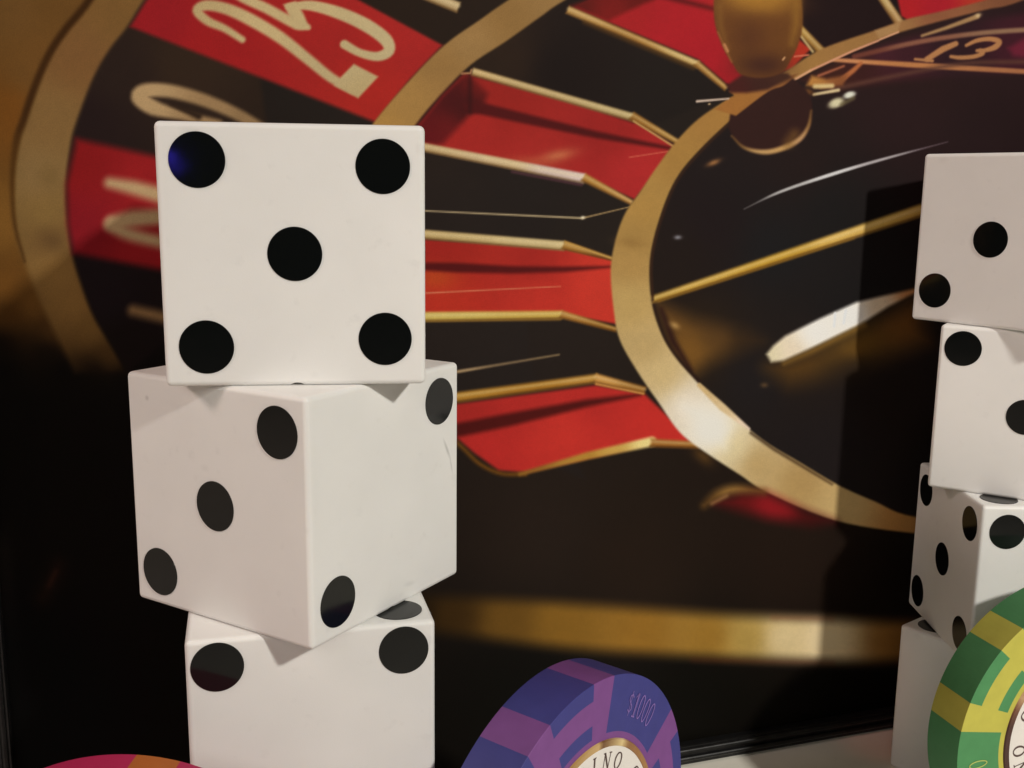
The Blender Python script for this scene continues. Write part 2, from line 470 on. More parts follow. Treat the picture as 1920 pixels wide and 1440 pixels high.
    P.stroke([(1490, 106), (1516, 103)], 3, (204, 112, 84), 1.5)
    P.bar((1490, 44), (1542, 98), 15, 16, [(1500, 50, (170, 132, 66)), (1535, 90, (150, 112, 58))], 2.5)
    P.stroke([(1502, 68), (1524, 97)], 4, (198, 168, 112), 2)
    P.bar((1644, -20), (1690, 48), 16, 17, [(1650, 0, (176, 146, 92)), (1685, 40, (160, 120, 74))], 2.5)

    # dark centre of the wheel
    ro = [(2150, -120), (1920, -25), (1840, 2), (1760, 22), (1700, 36), (1640, 57), (1540, 92), (1477, 131), (1430, 155), (1376, 180), (1312, 221), (1267, 266), (1230, 315), (1200, 360),
          (1172, 400), (1154, 450), (1145, 507), (1151, 583), (1162, 637), (1196, 698), (1235, 755), (1275, 811), (1324, 849), (1387, 890), (1440, 924), (1567, 976), (1714, 1000), (1900, 1015), (2150, 1020)]
    ri = [(2150, -95), (1920, 0), (1850, 18), (1770, 38), (1690, 60), (1647, 75), (1565, 112), (1490, 149), (1440, 172), (1380, 217), (1312, 281), (1267, 337), (1237, 409), (1219, 487),
          (1222, 567), (1241, 627), (1267, 669), (1309, 717), (1358, 765), (1432, 826), (1500, 867), (1571, 909), (1640, 940), (1716, 969), (1900, 985), (2150, 990)]
    P.fill(np.vstack([curve(ri), [(2150, 400)]]),
           [(1700, 200, (44, 28, 28)), (1500, 300, (38, 27, 25)), (1560, 400, (30, 27, 26)), (1330, 420, (34, 25, 25)), (1450, 470, (31, 29, 29)), (1600, 560, (30, 27, 26)),
            (1500, 700, (38, 30, 26)), (1420, 720, (36, 31, 30)), (1540, 840, (36, 30, 29)), (1300, 640, (46, 34, 22)), (1850, 260, (40, 26, 26)), (1280, 470, (36, 27, 23)), (1700, 750, (30, 22, 18)),
            (1850, 60, (46, 29, 30)), (1700, 130, (46, 28, 26))], 3)
    # brown glows
    P.fill([(1236, 570), (1300, 600), (1400, 620), (1430, 640), (1330, 680), (1296, 705), (1262, 660)], [(1262, 600, (104, 72, 34)), (1290, 660, (118, 82, 36)), (1400, 630, (58, 42, 26)), (1340, 620, (88, 62, 32))], 20)
    P.stroke([(1240, 580), (1262, 640), (1295, 694)], [5, 10, 6], (48, 26, 22), 6)
    P.blob(1265, 610, 10, 6, 30, (190, 150, 90), .7)
    P.fill([(1440, 690), (1600, 620), (1720, 560), (1740, 640), (1600, 700), (1480, 720)], [(1480, 690, (92, 64, 28)), (1600, 640, (112, 80, 32)), (1700, 590, (110, 72, 32)), (1600, 700, (54, 40, 24))], 26, .9)
    P.blob(1433, 722, 7, 5, 0, (120, 90, 56), .6)
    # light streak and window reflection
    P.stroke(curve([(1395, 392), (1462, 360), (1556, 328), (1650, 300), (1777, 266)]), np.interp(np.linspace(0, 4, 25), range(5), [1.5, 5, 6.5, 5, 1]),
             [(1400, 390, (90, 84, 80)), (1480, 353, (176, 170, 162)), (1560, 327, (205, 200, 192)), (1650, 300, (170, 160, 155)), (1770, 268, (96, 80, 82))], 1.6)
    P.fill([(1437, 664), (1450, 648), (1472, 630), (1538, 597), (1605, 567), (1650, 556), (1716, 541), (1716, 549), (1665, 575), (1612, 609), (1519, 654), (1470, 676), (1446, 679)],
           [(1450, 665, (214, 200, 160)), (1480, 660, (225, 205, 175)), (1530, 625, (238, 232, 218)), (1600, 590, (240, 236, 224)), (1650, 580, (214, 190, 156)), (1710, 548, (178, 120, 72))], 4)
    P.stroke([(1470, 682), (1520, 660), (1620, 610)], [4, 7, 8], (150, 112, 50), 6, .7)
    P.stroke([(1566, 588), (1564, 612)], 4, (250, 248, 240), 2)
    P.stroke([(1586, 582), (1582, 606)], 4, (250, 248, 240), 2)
    # brass spoke of the turret
    P.bar((1222, 562), (1800, 370), 13, 24, [(1230, 559, (176, 138, 62)), (1300, 536, (190, 150, 66)), (1450, 487, (184, 142, 52)), (1600, 436, (206, 166, 84)), (1780, 378, (196, 150, 74))], 3.5)
    P.stroke([(1235, 565), (1600, 447)], 4, (140, 100, 34), 3, .6)
    # number ring seen through on the far side, with "13"
    far = (168, 116, 74)
    P.fill([(1500, 150), (1570, 116), (1700, 70), (1850, 35), (2100, 0), (2100, 170), (1920, 134), (1700, 150), (1560, 170)],
           [(1560, 140, (64, 34, 26)), (1620, 120, (58, 30, 27)), (1700, 95, (62, 31, 36)), (1780, 60, (48, 29, 33)), (1900, 90, (66, 31, 38)), (1800, 100, (48, 29, 32)), (1650, 95, (72, 34, 42))], 8)
    P.fill([(1890, 90), (1925, 70), (2000, 80), (2000, 120), (1900, 104)], (104, 36, 50), 6)
    P.stroke(curve([(1602, 106), (1715, 80), (1820, 64), (1920, 56), (2050, 50)]), 9, [(1620, 102, (104, 58, 46)), (1715, 80, (132, 86, 66)), (1900, 58, (138, 104, 78))], 2.5)
    P.stroke([(1729, 67), (1775, 52), (1832, 31)], [5, 7, 9], (156, 120, 80), 2.2)
    P.blob(1834, 29, 6, 4, -20, (190, 160, 116), 1)
    P.stroke(curve([(1560, 112), (1700, 121), (1800, 127), (1920, 134), (2060, 142)]), np.interp(np.linspace(0, 4, 25), range(5), [7, 10, 10, 9, 9]), [(1570, 112, (190, 128, 84)), (1700, 121, (176, 116, 70)), (1920, 134, (160, 104, 68))], 2.2)
    P.stroke(curve([(1560, 168), (1650, 148), (1740, 130), (1820, 118), (1920, 116)]), 8, (92, 60, 48), 4, .8)
    P.stroke([(1792, 82), (1768, 92), (1738, 111)], [10, 12, 10], far, 2)
    P.stroke([(1716, 111), (1748, 114)], [5, 6], far, 1.8)
    P.stroke(curve([(1812, 85), (1832, 76), (1856, 73), (1873, 78), (1866, 88), (1848, 94), (1832, 95)]), np.interp(np.linspace(0, 6, 37), range(7), [6, 8, 9, 11, 11, 8, 6]), far, 1.8)
    P.stroke(curve([(1838, 95), (1842, 100), (1826, 106), (1800, 108), (1783, 106)]), np.interp(np.linspace(0, 4, 25), range(5), [8, 9, 8, 8, 6]), far, 1.8)
    P.stroke([(1535, 142), (1582, 124)], [5, 4], (150, 88, 62), 2)
    P.stroke([(1580, 148), (1600, 132), (1614, 119)], [9, 9, 7], (166, 98, 58), 2.5)
    P.fill([(1512, 160), (1522, 142), (1550, 148), (1590, 140), (1580, 160), (1540, 166)], [(1520, 155, (176, 122, 62)), (1580, 150, (130, 78, 46))], 4)
    P.stroke([(1528, 162), (1560, 161)], 8, (206, 178, 122), 3)
    P.stroke([(1526, 177), (1572, 169)], [5, 6], (202, 178, 132), 2)
    P.blob(1516, 172, 10, 6, 20, (120, 76, 40), .8)
    # brass ring round the centre
    P.fill(band(ro, ri), [(1900, -10, (120, 76, 52)), (1760, 30, (136, 86, 58)), (1680, 50, (150, 108, 66)), (1600, 80, (148, 108, 62)), (1500, 130, (152, 112, 62)), (1420, 170, (150, 104, 54)), (1340, 220, (158, 116, 60)), (1270, 290, (160, 120, 62)),
                          (1210, 390, (166, 128, 68)), (1186, 450, (154, 120, 66)), (1180, 490, (168, 132, 76)), (1184, 570, (182, 150, 92)), (1210, 650, (188, 158, 104)), (1240, 700, (202, 174, 120)),
                          (1290, 765, (228, 214, 190)), (1335, 805, (240, 234, 220)), (1375, 838, (220, 200, 152)), (1420, 870, (190, 158, 104)), (1500, 910, (178, 144, 90)), (1570, 945, (196, 164, 108)), (1700, 985, (180, 128, 70))], 2.5)
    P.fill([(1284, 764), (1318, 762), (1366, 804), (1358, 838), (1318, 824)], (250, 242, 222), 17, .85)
    P.blob(1185, 455, 26, 8, 6, (140, 106, 58), .6)
    P.stroke(curve([(1485, 152), (1440, 174), (1382, 219), (1315, 283), (1270, 339), (1240, 411), (1222, 487), (1224, 562)]), 4, (60, 38, 24), 2.5)
    P.stroke(curve([(1226, 572), (1245, 629), (1271, 671), (1311, 715)]), [3 + i * .2 for i in range(19)], (44, 28, 22), 3)
    P.stroke([(1311, 722), (1355, 764), (1404, 804)], [8, 14, 5], [(1320, 730, (204, 172, 118)), (1360, 768, (214, 186, 138)), (1400, 802, (232, 206, 178))], 2.2)
    P.stroke([(1408, 812), (1450, 842), (1520, 884), (1560, 908)], [5, 5, 4, 3], (62, 44, 28), 3, .8)
    P.stroke([(1485, 152), (1520, 132)], 4.5, (206, 154, 112), 1.4)
    P.stroke([(1522, 131), (1600, 95), (1647, 76)], 4, (198, 140, 106), 1.4)
    P.stroke([(1650, 74), (1684, 60)], 3.5, (206, 150, 112), 1.4)
    P.fill([(1640, 57), (1676, 46), (1690, 38), (1684, 58), (1648, 72)], (172, 134, 88), 3, .6)
    # knob of the turret and its reflection
    P.fill(curve([(1366, 240), (1372, 200), (1388, 178), (1430, 160), (1470, 140), (1505, 162), (1520, 185), (1523, 208), (1518, 240), (1500, 264), (1470, 280), (1434, 287), (1400, 279), (1378, 262), (1366, 240)]),
           (53, 31, 27), 2.5)
    P.stroke(curve([(1372, 255), (1396, 277), (1434, 285), (1470, 277), (1500, 260), (1516, 236), (1521, 208)]), np.interp(np.linspace(0, 6, 37), range(7), [2, 5, 9, 10, 9, 6, 3]),
             [(1380, 262, (110, 78, 42)), (1430, 284, (190, 150, 96)), (1470, 276, (184, 142, 84)), (1495, 258, (206, 160, 118)), (1515, 235, (140, 102, 56)), (1521, 210, (100, 70, 38))], 3)
    P.stroke([(1478, 268), (1490, 252)], 18, (118, 84, 42), 9, .6)
    P.fill(band([(1367, 171), (1376, 180), (1368, 184), (1340, 205)], [(1496, 138), (1470, 160), (1440, 172), (1380, 217)]), [(1400, 190, (152, 102, 50)), (1450, 165, (156, 104, 56)), (1480, 152, (120, 76, 44))], 2)
    P.fill([(1362, 160), (1395, 138), (1440, 132), (1478, 138), (1484, 146), (1440, 168), (1400, 174), (1370, 174)], [(1380, 165, (70, 32, 28)), (1430, 155, (62, 36, 30)), (1470, 145, (70, 44, 32))], 4)
    knob = curve([(1340, -30), (1338, 20), (1343, 55), (1358, 94), (1374, 120), (1390, 140), (1430, 146), (1466, 136), (1482, 114), (1498, 80), (1505, 42), (1503, 0), (1496, -40), (1460, -80), (1420, -95), (1370, -80), (1340, -30)])
    P.fill(knob, (104, 65, 32), 2.2)
    P.blob(1425, -32, 76, 46, 0, (178, 130, 54), 1, 4)
    P.blob(1428, 8, 62, 20, 2, (152, 106, 44), .75)
    P.stroke([(1493, 0), (1493, 45), (1484, 82)], [16, 14, 5], (140, 98, 42), 9, .8)
    P.stroke([(1350, 10), (1352, 50), (1366, 92)], [9, 8, 3], (124, 84, 40), 6, .8)
    P.blob(1430, 122, 46, 22, 0, (70, 41, 30), .95)
    P.blob(1405, 70, 34, 34, 0, (84, 50, 30), .7)
    P.stroke([(1358, 84), (1364, 96)], 5, (196, 136, 92), 2)
    P.stroke([(1346, 60), (1372, 116)], 3, (146, 96, 52), 2, .7)
    P.stroke([(1468, 112), (1471, 108)], 3, (200, 150, 104), 1.5)
    P.stroke([(1307, 190), (1366, 185)], [4.5, 3], (196, 172, 150), 1.4)
    P.blob(1330, 195, 2.5, 2, 0, (180, 150, 110), 1)
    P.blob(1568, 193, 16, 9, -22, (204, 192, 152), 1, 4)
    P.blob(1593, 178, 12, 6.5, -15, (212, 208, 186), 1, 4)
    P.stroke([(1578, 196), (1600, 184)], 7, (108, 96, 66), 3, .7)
    P.blob(1338, 305, 13, 5, -22, (156, 108, 64), .9)
    P.blob(1271, 445, 7, 4, 0, (136, 132, 134), .9)
    # foreground glimpses
    P.fill([(1342, 944), (1390, 925), (1440, 925), (1500, 952), (1567, 978), (1520, 985), (1440, 972), (1390, 958)], [(1380, 945, (110, 26, 26)), (1450, 945, (160, 32, 38)), (1530, 972, (80, 22, 22))], 11, .85)
    P.stroke(curve([(1320, 948), (1345, 928), (1380, 917), (1432, 922)]), np.interp(np.linspace(0, 3, 19), range(4), [8, 16, 14, 8]), [(1330, 942, (100, 70, 34)), (1370, 920, (160, 118, 60)), (1430, 922, (120, 78, 40))], 8)
    P.stroke([(1335, 944), (1362, 930)], 4, (176, 130, 82), 4, .7)
    P.fill(band([(700, 1112), (828, 1118), (1067, 1131), (1355, 1152), (1556, 1160), (1681, 1166), (2100, 1172)], [(700, 1180), (828, 1187), (1067, 1216), (1355, 1233), (1556, 1240), (1681, 1240), (2100, 1236)]),
           [(780, 1150, (40, 28, 14)), (850, 1155, (66, 46, 20)), (950, 1165, (112, 80, 32)), (1050, 1175, (138, 99, 38)), (1200, 1185, (148, 106, 42)), (1330, 1192, (152, 112, 46)), (1400, 1196, (174, 142, 74)), (1470, 1198, (220, 194, 142)),
            (1550, 1200, (236, 210, 162)), (1680, 1200, (150, 104, 50)), (1900, 1205, (120, 84, 40))], 11)
    P.stroke([(1300, 1238), (1450, 1241), (1560, 1243)], 5, (110, 40, 28), 6, .3)
    P.stroke([(1450, 1158), (1560, 1160)], 4, (150, 70, 40), 6, .3)
    P.stroke([(80, 1120), (100, 1085), (110, 1060)], [6, 9, 4], (56, 28, 16), 12, .8)
    P.stroke([(92, 1098), (104, 1072)], 3, (86, 52, 34), 4, .6)


def ink_mottle(X, Y):
    rng = np.random.default_rng(5)
    out = np.ones(len(X))
    for size, amp in ((150, .02), (48, .015), (14, .010), (5, .014)):
        g = rng.uniform(-1, 1, (400, 600))
        u, v = (X + 600) / size % 598, (Y + 600) / size % 398
        i, j = u.astype(int), v.astype(int)
        fu, fv = u - i, v - j
        fu, fv = fu * fu * (3 - 2 * fu), fv * fv * (3 - 2 * fv)
        n = (g[j, i] * (1 - fu) + g[j, i + 1] * fu) * (1 - fv) + (g[j + 1, i] * (1 - fu) + g[j + 1, i + 1] * fu) * fv
        out += amp * n
    return out


def build_print():
    s = np.concatenate([np.arange(S0, 1.50, .0025), np.arange(1.50, S1 + .001, .01)])
    zz = np.concatenate([np.arange(Z0, 0.20, .008), np.arange(.20, 2.02, .0025), np.arange(2.02, Z1 + .001, .01)])
    ns, nz = len(s), len(zz)
    SS, ZZ = np.meshgrid(s, zz)
    SS, ZZ = SS.ravel(), ZZ.ravel()
    wx = wd[0] * SS + wn[0] * DEPTH
    wy = WALL_C + wd[1] * SS + wn[1] * DEPTH
    d = np.stack([wx, wy, ZZ - CAM_H], 1)
    depth = d @ fwd
    X = 960 + F_PX * (d @ cam_right) / depth          # tracing coordinates of the printed picture
    Y = 720 + F_PX * (d @ cam_down) / depth
    P = Print(X, Y)
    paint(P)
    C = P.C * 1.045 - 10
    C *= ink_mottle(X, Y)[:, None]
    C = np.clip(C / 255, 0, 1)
    L = np.where(C <= .04045, C / 12.92, ((C + .055) / 1.055) ** 2.4)
    # ink = seen colour / light that falls there (the spotlight's beam thins out towards the upper left)
    ax = np.array(SPOT_TO) - np.array(SPOT_AT)
    ray = np.stack([wx, wy, ZZ], 1) - np.array(SPOT_AT)
    ca = (ray @ ax) / np.linalg.norm(ax) / np.linalg.norm(ray, axis=1)
    t = np.clip((ca - math.cos(R(26))) / (1 - math.cos(R(26))), 0, 1)
    L = L / (np.array(PRINT_GAIN)[None] * (.42 + .6 * t * t * (3 - 2 * t))[:, None])
    L *= np.minimum(1, .92 / np.maximum(L.max(1), 1e-6))[:, None]
    me = bpy.data.meshes.new("print_panel")
    n = ns * nz
    me.vertices.add(n)
    co = np.stack([SS - SMID, np.zeros(n), ZZ], 1)
    me.vertices.foreach_set("co", co.ravel())
    idx = np.arange(n).reshape(nz, ns)
    q = np.stack([idx[:-1, :-1], idx[:-1, 1:], idx[1:, 1:], idx[1:, :-1]], -1).reshape(-1, 4)
    nq = len(q)
    me.loops.add(nq * 4)
    me.loops.foreach_set("vertex_index", q.ravel().astype(np.int32))
    me.polygons.add(nq)
    me.polygons.foreach_set("loop_start", np.arange(0, nq * 4, 4, dtype=np.int32))
    me.update(calc_edges=True)
    at = me.color_attributes.new("print", 'FLOAT_COLOR', 'POINT')
    at.data.foreach_set("color", np.concatenate([L, np.ones((n, 1))], 1).astype(np.float32).ravel())
    m, nt, b = new_mat("printed_fabric", (.1, .1, .1), .6, .10)
    a = nt.nodes.new("ShaderNodeAttribute")
    a.attribute_name = "print"
    tc = nt.nodes.new("ShaderNodeTexCoord")
    nz_ = nt.nodes.new("ShaderNodeTexNoise")
    nz_.inputs["Scale"].default_value, nz_.inputs["Detail"].default_value = 380, 2
    nt.links.new(tc.outputs["Object"], nz_.inputs["Vector"])
    mr = nt.nodes.new("ShaderNodeMapRange")
    mr.inputs[1].default_value, mr.inputs[2].default_value = .3, .7
    mr.inputs[3].default_value, mr.inputs[4].default_value = .90, 1.10
    nt.links.new(nz_.outputs["Fac"], mr.inputs[0])
    sc = nt.nodes.new("ShaderNodeVectorMath")
    sc.operation = 'SCALE'
    nt.links.new(a.outputs["Color"], sc.inputs[0])
    nt.links.new(mr.outputs[0], sc.inputs["Scale"])
    nt.links.new(sc.outputs[0], b.inputs["Base Color"])
    bump(nt, b, 700, .0004, .15)
    me.materials.append(m)
    link(bpy.data.objects.new("print_panel", me), backdrop)


PRINT_GAIN = (.86, .795, .69)
build_print()


# --- frame rails: extruded moulding with two rounded beads
def rail(length, horizontal):
    """profile in (across, out): across 0..0.055 from the outer edge inwards, out = towards the viewer"""
    prof = [(0, -.012), (0, .020), (.004, .024)]
    for c in (.0205, .0430):
        for k in range(9):
            t = math.pi * k / 8
            prof.append((c - .0075 * math.cos(t), .024 + .0095 * math.sin(t)))
    prof += [(.054, .024), (.056, .018), (.056, -.002), (.056, -.012)]
    vs, fs = [], []
    n = len(prof)
    for e in (0, 1):
        for a, o in prof:
            cut = a if e == 0 else length - a          # mitred ends
            vs.append((cut, -o, a))
    for k in range(n - 1):
        fs.append((k, k + 1, n + k + 1, n + k))
    fs += [tuple(range(n))[::-1], tuple(range(n, 2 * n))]
    return vs, fs


W_, H_ = S1 - S0 + .05, Z1 + .02
for a0, b0, length, ang in (((S0 - .025), 0, W_, 0), ((S0 - .025), H_, H_, -90), ((S1 + .025), 0, H_, 90), ((S1 + .025), H_, W_, 180)):
    vs, fs = rail(length, True)
    ca, sa = math.cos(R(ang)), math.sin(R(ang))
    vs = [(a0 - SMID + ca * x - sa * z_, y, b0 + sa * x + ca * z_) for x, y, z_ in vs]
    mesh_obj("frame_rail", vs, fs, M_FRAME, backdrop)

# ------------------------------------------------------------------ dice
A = 0.4
Z = Vector((0, 0, 1))


def die_body(notch=None):
    bm = bmesh.new()
    bmesh.ops.create_cube(bm, size=A)
    bmesh.ops.translate(bm, verts=bm.verts, vec=(0, 0, A / 2))
    bmesh.ops.bevel(bm, geom=bm.edges[:], offset=.0088, segments=4, profile=.5, affect='EDGES')
    me = bpy.data.meshes.new("die_body")
    bm.to_mesh(me)
    bm.free()
    if notch:
        o = bpy.data.objects.new("tmp_body", me)
        bm = bmesh.new()
        bmesh.ops.create_cone(bm, cap_ends=True, segments=24, radius1=.0175, radius2=.0175, depth=.03)
        rot = Matrix.Rotation(R(90), 4, 'X') if notch[1] else Matrix.Rotation(R(90), 4, 'Y')
        bmesh.ops.transform(bm, matrix=Matrix.Translation((notch[0] * A / 2, notch[1] * A / 2, -.0125)) @ rot, verts=bm.verts)
        mc = bpy.data.meshes.new("tmp_cut")
        bm.to_mesh(mc)
        bm.free()
        cut = bpy.data.objects.new("tmp_cut", mc)
        col.objects.link(o)
        col.objects.link(cut)
        md = o.modifiers.new("cut", 'BOOLEAN')
        md.operation, md.object, md.solver = 'DIFFERENCE', cut, 'EXACT'
        dg = bpy.context.evaluated_depsgraph_get()
        me = bpy.data.meshes.new_from_object(o.evaluated_get(dg))
        me.name = "die_body"
        for t in (o, cut):
            bpy.data.objects.remove(t)
    me.polygons.foreach_set("use_smooth", [True] * len(me.polygons))
    me.update()
    return me


def pip_mesh():
    bm = bmesh.new()
    bmesh.ops.create_cone(bm, cap_ends=True, segments=56, radius1=.0415, radius2=.0412, depth=.0012)
    me = bpy.data.meshes.new("pip")
    bm.to_mesh(me)
    bm.free()
    me.materials.append(M_PIP)
    return me


PIP = pip_mesh()
Q = .139
LAY = {1: [(0, 0)], '2/': [(1, 1), (-1, -1)], '2\\': [(-1, 1), (1, -1)], '3/': [(1, 1), (0, 0), (-1, -1)], '3\\': [(-1, 1), (0, 0), (1, -1)],
       4: [(1, 1), (1, -1), (-1, 1), (-1, -1)], 5: [(1, 1), (1, -1), (-1, 1), (-1, -1), (0, 0)],
       6: [(1, 1), (1, -1), (1, 0), (-1, 1), (-1, -1), (-1, 0)]}
SIDES = {'front': (0, -1), 'right': (1, 0), 'back': (0, 1), 'left': (-1, 0)}
BODY = die_body()
BODY.materials.append(M_DIE)


def die(x, y, level, yaw, faces, label, body=None, q=Q, off=(0, 0), jit={}):
    t = empty("die", (x, y, level * A), R(yaw))
    tag(t, label, "die", "giant white dice stacked in two towers")
    bo = link(bpy.data.objects.new("die_body", body or BODY), t)
    wm = bo.modifiers.new("face_normals", 'WEIGHTED_NORMAL')
    wm.mode, wm.weight = 'FACE_AREA', 100
    for side, f in faces.items():
        if side == 'top':
            n, e, u, c = Z, Vector((1, 0, 0)), Vector((0, 1, 0)), Vector((0, 0, A))
        else:
            n = Vector((*SIDES[side], 0))
            e, u, c = Z.cross(n), Z, n * (A / 2) + Z * (A / 2)
        for k, (a, b) in enumerate(LAY[f]):
            ju, jv = jit.get((side, k), (random.uniform(-.0012, .0012), random.uniform(-.0012, .0012)))
            p = bpy.data.objects.new("pip", PIP)
            m = Matrix((e, u, n)).transposed().to_4x4()
            m.translation = c + e * (a * q + off[0] + ju) + u * (b * q + off[1] + jv) + n * .0005
            p.matrix_local = m
            link(p, t)
    return t


B_top = die_body((0, -1))
B_top.materials.append(M_DIE)
B_mid = die_body((0, -1))
B_mid.materials.append(white_plastic("scuffed_white_plastic", [
    ((.163, -.2, .247), (0, R(62), 0), (.030, .02, .0045), .30), ((.176, -.2, .215), (0, R(75), 0), (.020, .02, .003), .22),
    ((.05, -.2, .03), (0, R(10), 0), (.020, .02, .006), .10), ((-.2, .15, .36), (0, 0, 0), (.02, .006, .006), .22), ((-.2, .02, .26), (0, 0, 0), (.02, .012, .008), .06)]))

die(-.3609, 1.8248, 3, 7.28, {'front': 5, 'back': '2/', 'left': 1, 'right': 6, 'top': '3/'},
    "white die showing five black pips, topmost of the tall front stack at left", B_top,
    jit={('front', 0): (-.003, -.001), ('front', 1): (-.002, .012), ('front', 2): (0, .005), ('front', 3): (.003, .001), ('front', 4): (.001, .005)})
die(-.3705, 1.8045, 2, 58.69, {'front': '2/', 'left': '3/', 'right': 4, 'back': 5, 'top': 1},
    "white die turned corner-on with three and two pips, under the five-pip die", B_mid)
die(-.3661, 1.8018, 1, 14.35, {'front': 4, 'top': '2\\', 'back': '3/', 'left': 1, 'right': 6},
    "white die with two pips along its upper edge, beneath the corner-on die", q=.149, off=(-.003, .004))
die(-.366, 1.803, 0, 10, {'front': '3/', 'top': 1, 'back': 4, 'left': '2/', 'right': 5},
    "white die at the foot of the left stack, below the picture's lower edge")
die(1.2673, 2.5757, 3, -52, {'front': '3/', 'top': '2/', 'back': 4, 'left': 1, 'right': 6},
    "white die in pinkish shade, topmost of the right stack, cut by the right edge", q=.128, off=(-.014, .004))
die(1.2950, 2.5686, 2, -31.87, {'front': '3\\', 'top': 1, 'back': 4, 'left': '2/', 'right': 5},
    "bright white die with corner pip and cut-off centre pip, second from top at right", q=.146)
die(1.2909, 2.5437, 1, -.73, {'left': 5, 'front': 4, 'top': 6, 'right': '2/', 'back': '3/'},
    "white die showing five pips on its shaded left side, third down in the right stack")
die(1.3023, 2.5677, 0, -51.83, {'front': 1, 'top': '3/', 'back': 6, 'left': '2/', 'right': 5},
    "blank shaded white die on the floor, lowest of the right stack, behind green chip")

# ------------------------------------------------------------------ giant casino chips
CR, CT = .336, .1005


def foam_mat(name, rgb):
    m, nt, b = new_mat(name, rgb, .55, .3)
    noise_color(nt, b, rgb, .05, 30, 5)
    bump(nt, b, 260, .0006, .2)
    return m


def metal_ring_color(t):
    """printed brass gradient round the label"""
    stops = [(0, (196, 150, 84)), (55, (150, 104, 60)), (62, (232, 208, 150)), (80, (120, 82, 46)), (84, (210, 176, 118)), (105, (176, 138, 82)), (130, (150, 112, 66)), (150, (196, 160, 120)),
             (158, (120, 80, 60)), (168, (74, 44, 36)), (195, (70, 42, 36)), (215, (180, 140, 90)), (260, (226, 200, 140)), (300, (120, 84, 50)), (360, (196, 150, 84))]
    xs = [s[0] for s in stops]
    return [float(np.interp(t % 360, xs, [s[1][k] for s in stops])) for k in range(3)]


def stroke_mesh(paths, place, lift):
    """flat ribbons: paths = [(points, widths, closed)] in glyph space, place maps (u,v) -> local xz"""
    vs, fs = [], []
    for pts, w, closed in paths:
        pts = [Vector(p) for p in pts]
        n = len(pts)
        w = w if isinstance(w, (list, tuple)) else [w] * n
        base = len(vs)
        for k in range(n):
            a = pts[(k - 1) % n] if closed or k else pts[0]
            b = pts[(k + 1) % n] if closed or k < n - 1 else pts[-1]
            t = (b - a).normalized()
            nn = Vector((-t.y, t.x))
            for sgn in (1, -1):
                q = pts[k] + nn * (w[k] / 2 * sgn)
                x, z_ = place(q.x, q.y)
                vs.append((x, -lift, z_))
        for k in range(n if closed else n - 1):
            a, b = base + 2 * k, base + 2 * ((k + 1) % n)
            fs.append((a, b, b + 1, a + 1))
    return vs, fs


def ell(cx, cy, rx, ry, n=22, a0=0, a1=360, closed=True, thick=None):
    k = [R(a0 + (a1 - a0) * i / (n if closed else n - 1)) for i in range(n)]
    pts = [(cx + rx * math.cos(t), cy + ry * math.sin(t)) for t in k]
    w = [thick[0] + (thick[1] - thick[0]) * abs(math.cos(t)) for t in k] if thick else None
    return pts, w, closed


# glyphs in a unit-high box
TH, TN = .15, .07


def glyph(ch):
    if ch == 'C':
        p, w, c = ell(.40, .5, .36, .48, 20, 50, 310, False, (TN, TH))
        return [(p, w, False), ([(.64, .98), (.64, .72)], .05, False), ([(.64, .02), (.66, .26)], .05, False)], .80
    if ch == 'A':
        return [([(.06, 0), (.40, 1)], TN, False), ([(.40, 1), (.76, 0)], TH, False), ([(.19, .36), (.62, .36)], TN, False), ([(-.04, .01), (.18, .01)], TN, False), ([(.62, .01), (.90, .01)], TN, False)], .9
    if ch == 'S':
        p = [(.56, .80), (.48, .93), (.32, .98), (.15, .91), (.10, .76), (.18, .62), (.34, .52), (.50, .42), (.58, .27), (.52, .10), (.34, .02), (.16, .07), (.07, .22)]
        return [(p, [TN, TN, TN, .08, TH, TH, TH, TH, TH, .08, TN, TN, TN], False), ([(.57, .97), (.57, .74)], TN, False), ([(.06, .28), (.06, .02)], TN, False)], .68
    if ch == 'I':
        return [([(.2, 0), (.2, 1)], TH, False), ([(.05, .985), (.35, .985)], TN, False), ([(.05, .015), (.35, .015)], TN, False)], .42
    if ch == 'N':
        return [([(.14, 0), (.14, 1)], TN, False), ([(.14, 1), (.72, 0)], TH, False), ([(.72, 0), (.72, 1)], TN, False), ([(0, .985), (.2, .985)], TN, False), ([(.0, .015), (.28, .015)], TN, False), ([(.58, .985), (.86, .985)], TN, False)], .9
    if ch == 'O':
        p, w, c = ell(.42, .5, .36, .48, 26, thick=(TN, TH))
        return [(p, w, True)], .84
    if ch == '0':
        p, w, c = ell(.22, .5, .17, .48, 24)
        return [(p, .055, True)], .44
    if ch == '1':
        return [([(.06, .78), (.2, .98), (.2, .02)], .055, False), ([(.06, .02), (.34, .02)], .055, False), ([(.27, .97), (.27, .03)], .03, False)], .40
    if ch == '5':
        return [([(.38, .98), (.10, .98), (.08, .55), (.22, .62), (.38, .52), (.42, .3), (.34, .07), (.18, .02), (.05, .1)], .055, False)], .46
    if ch == '$':
        p = [(.36, .74), (.24, .86), (.1, .78), (.08, .62), (.2, .52), (.34, .42), (.37, .27), (.24, .14), (.08, .24)]
        return [(p, .05, False), ([(.22, 1.0), (.22, 0)], .03, False)], .44
    return [], .5


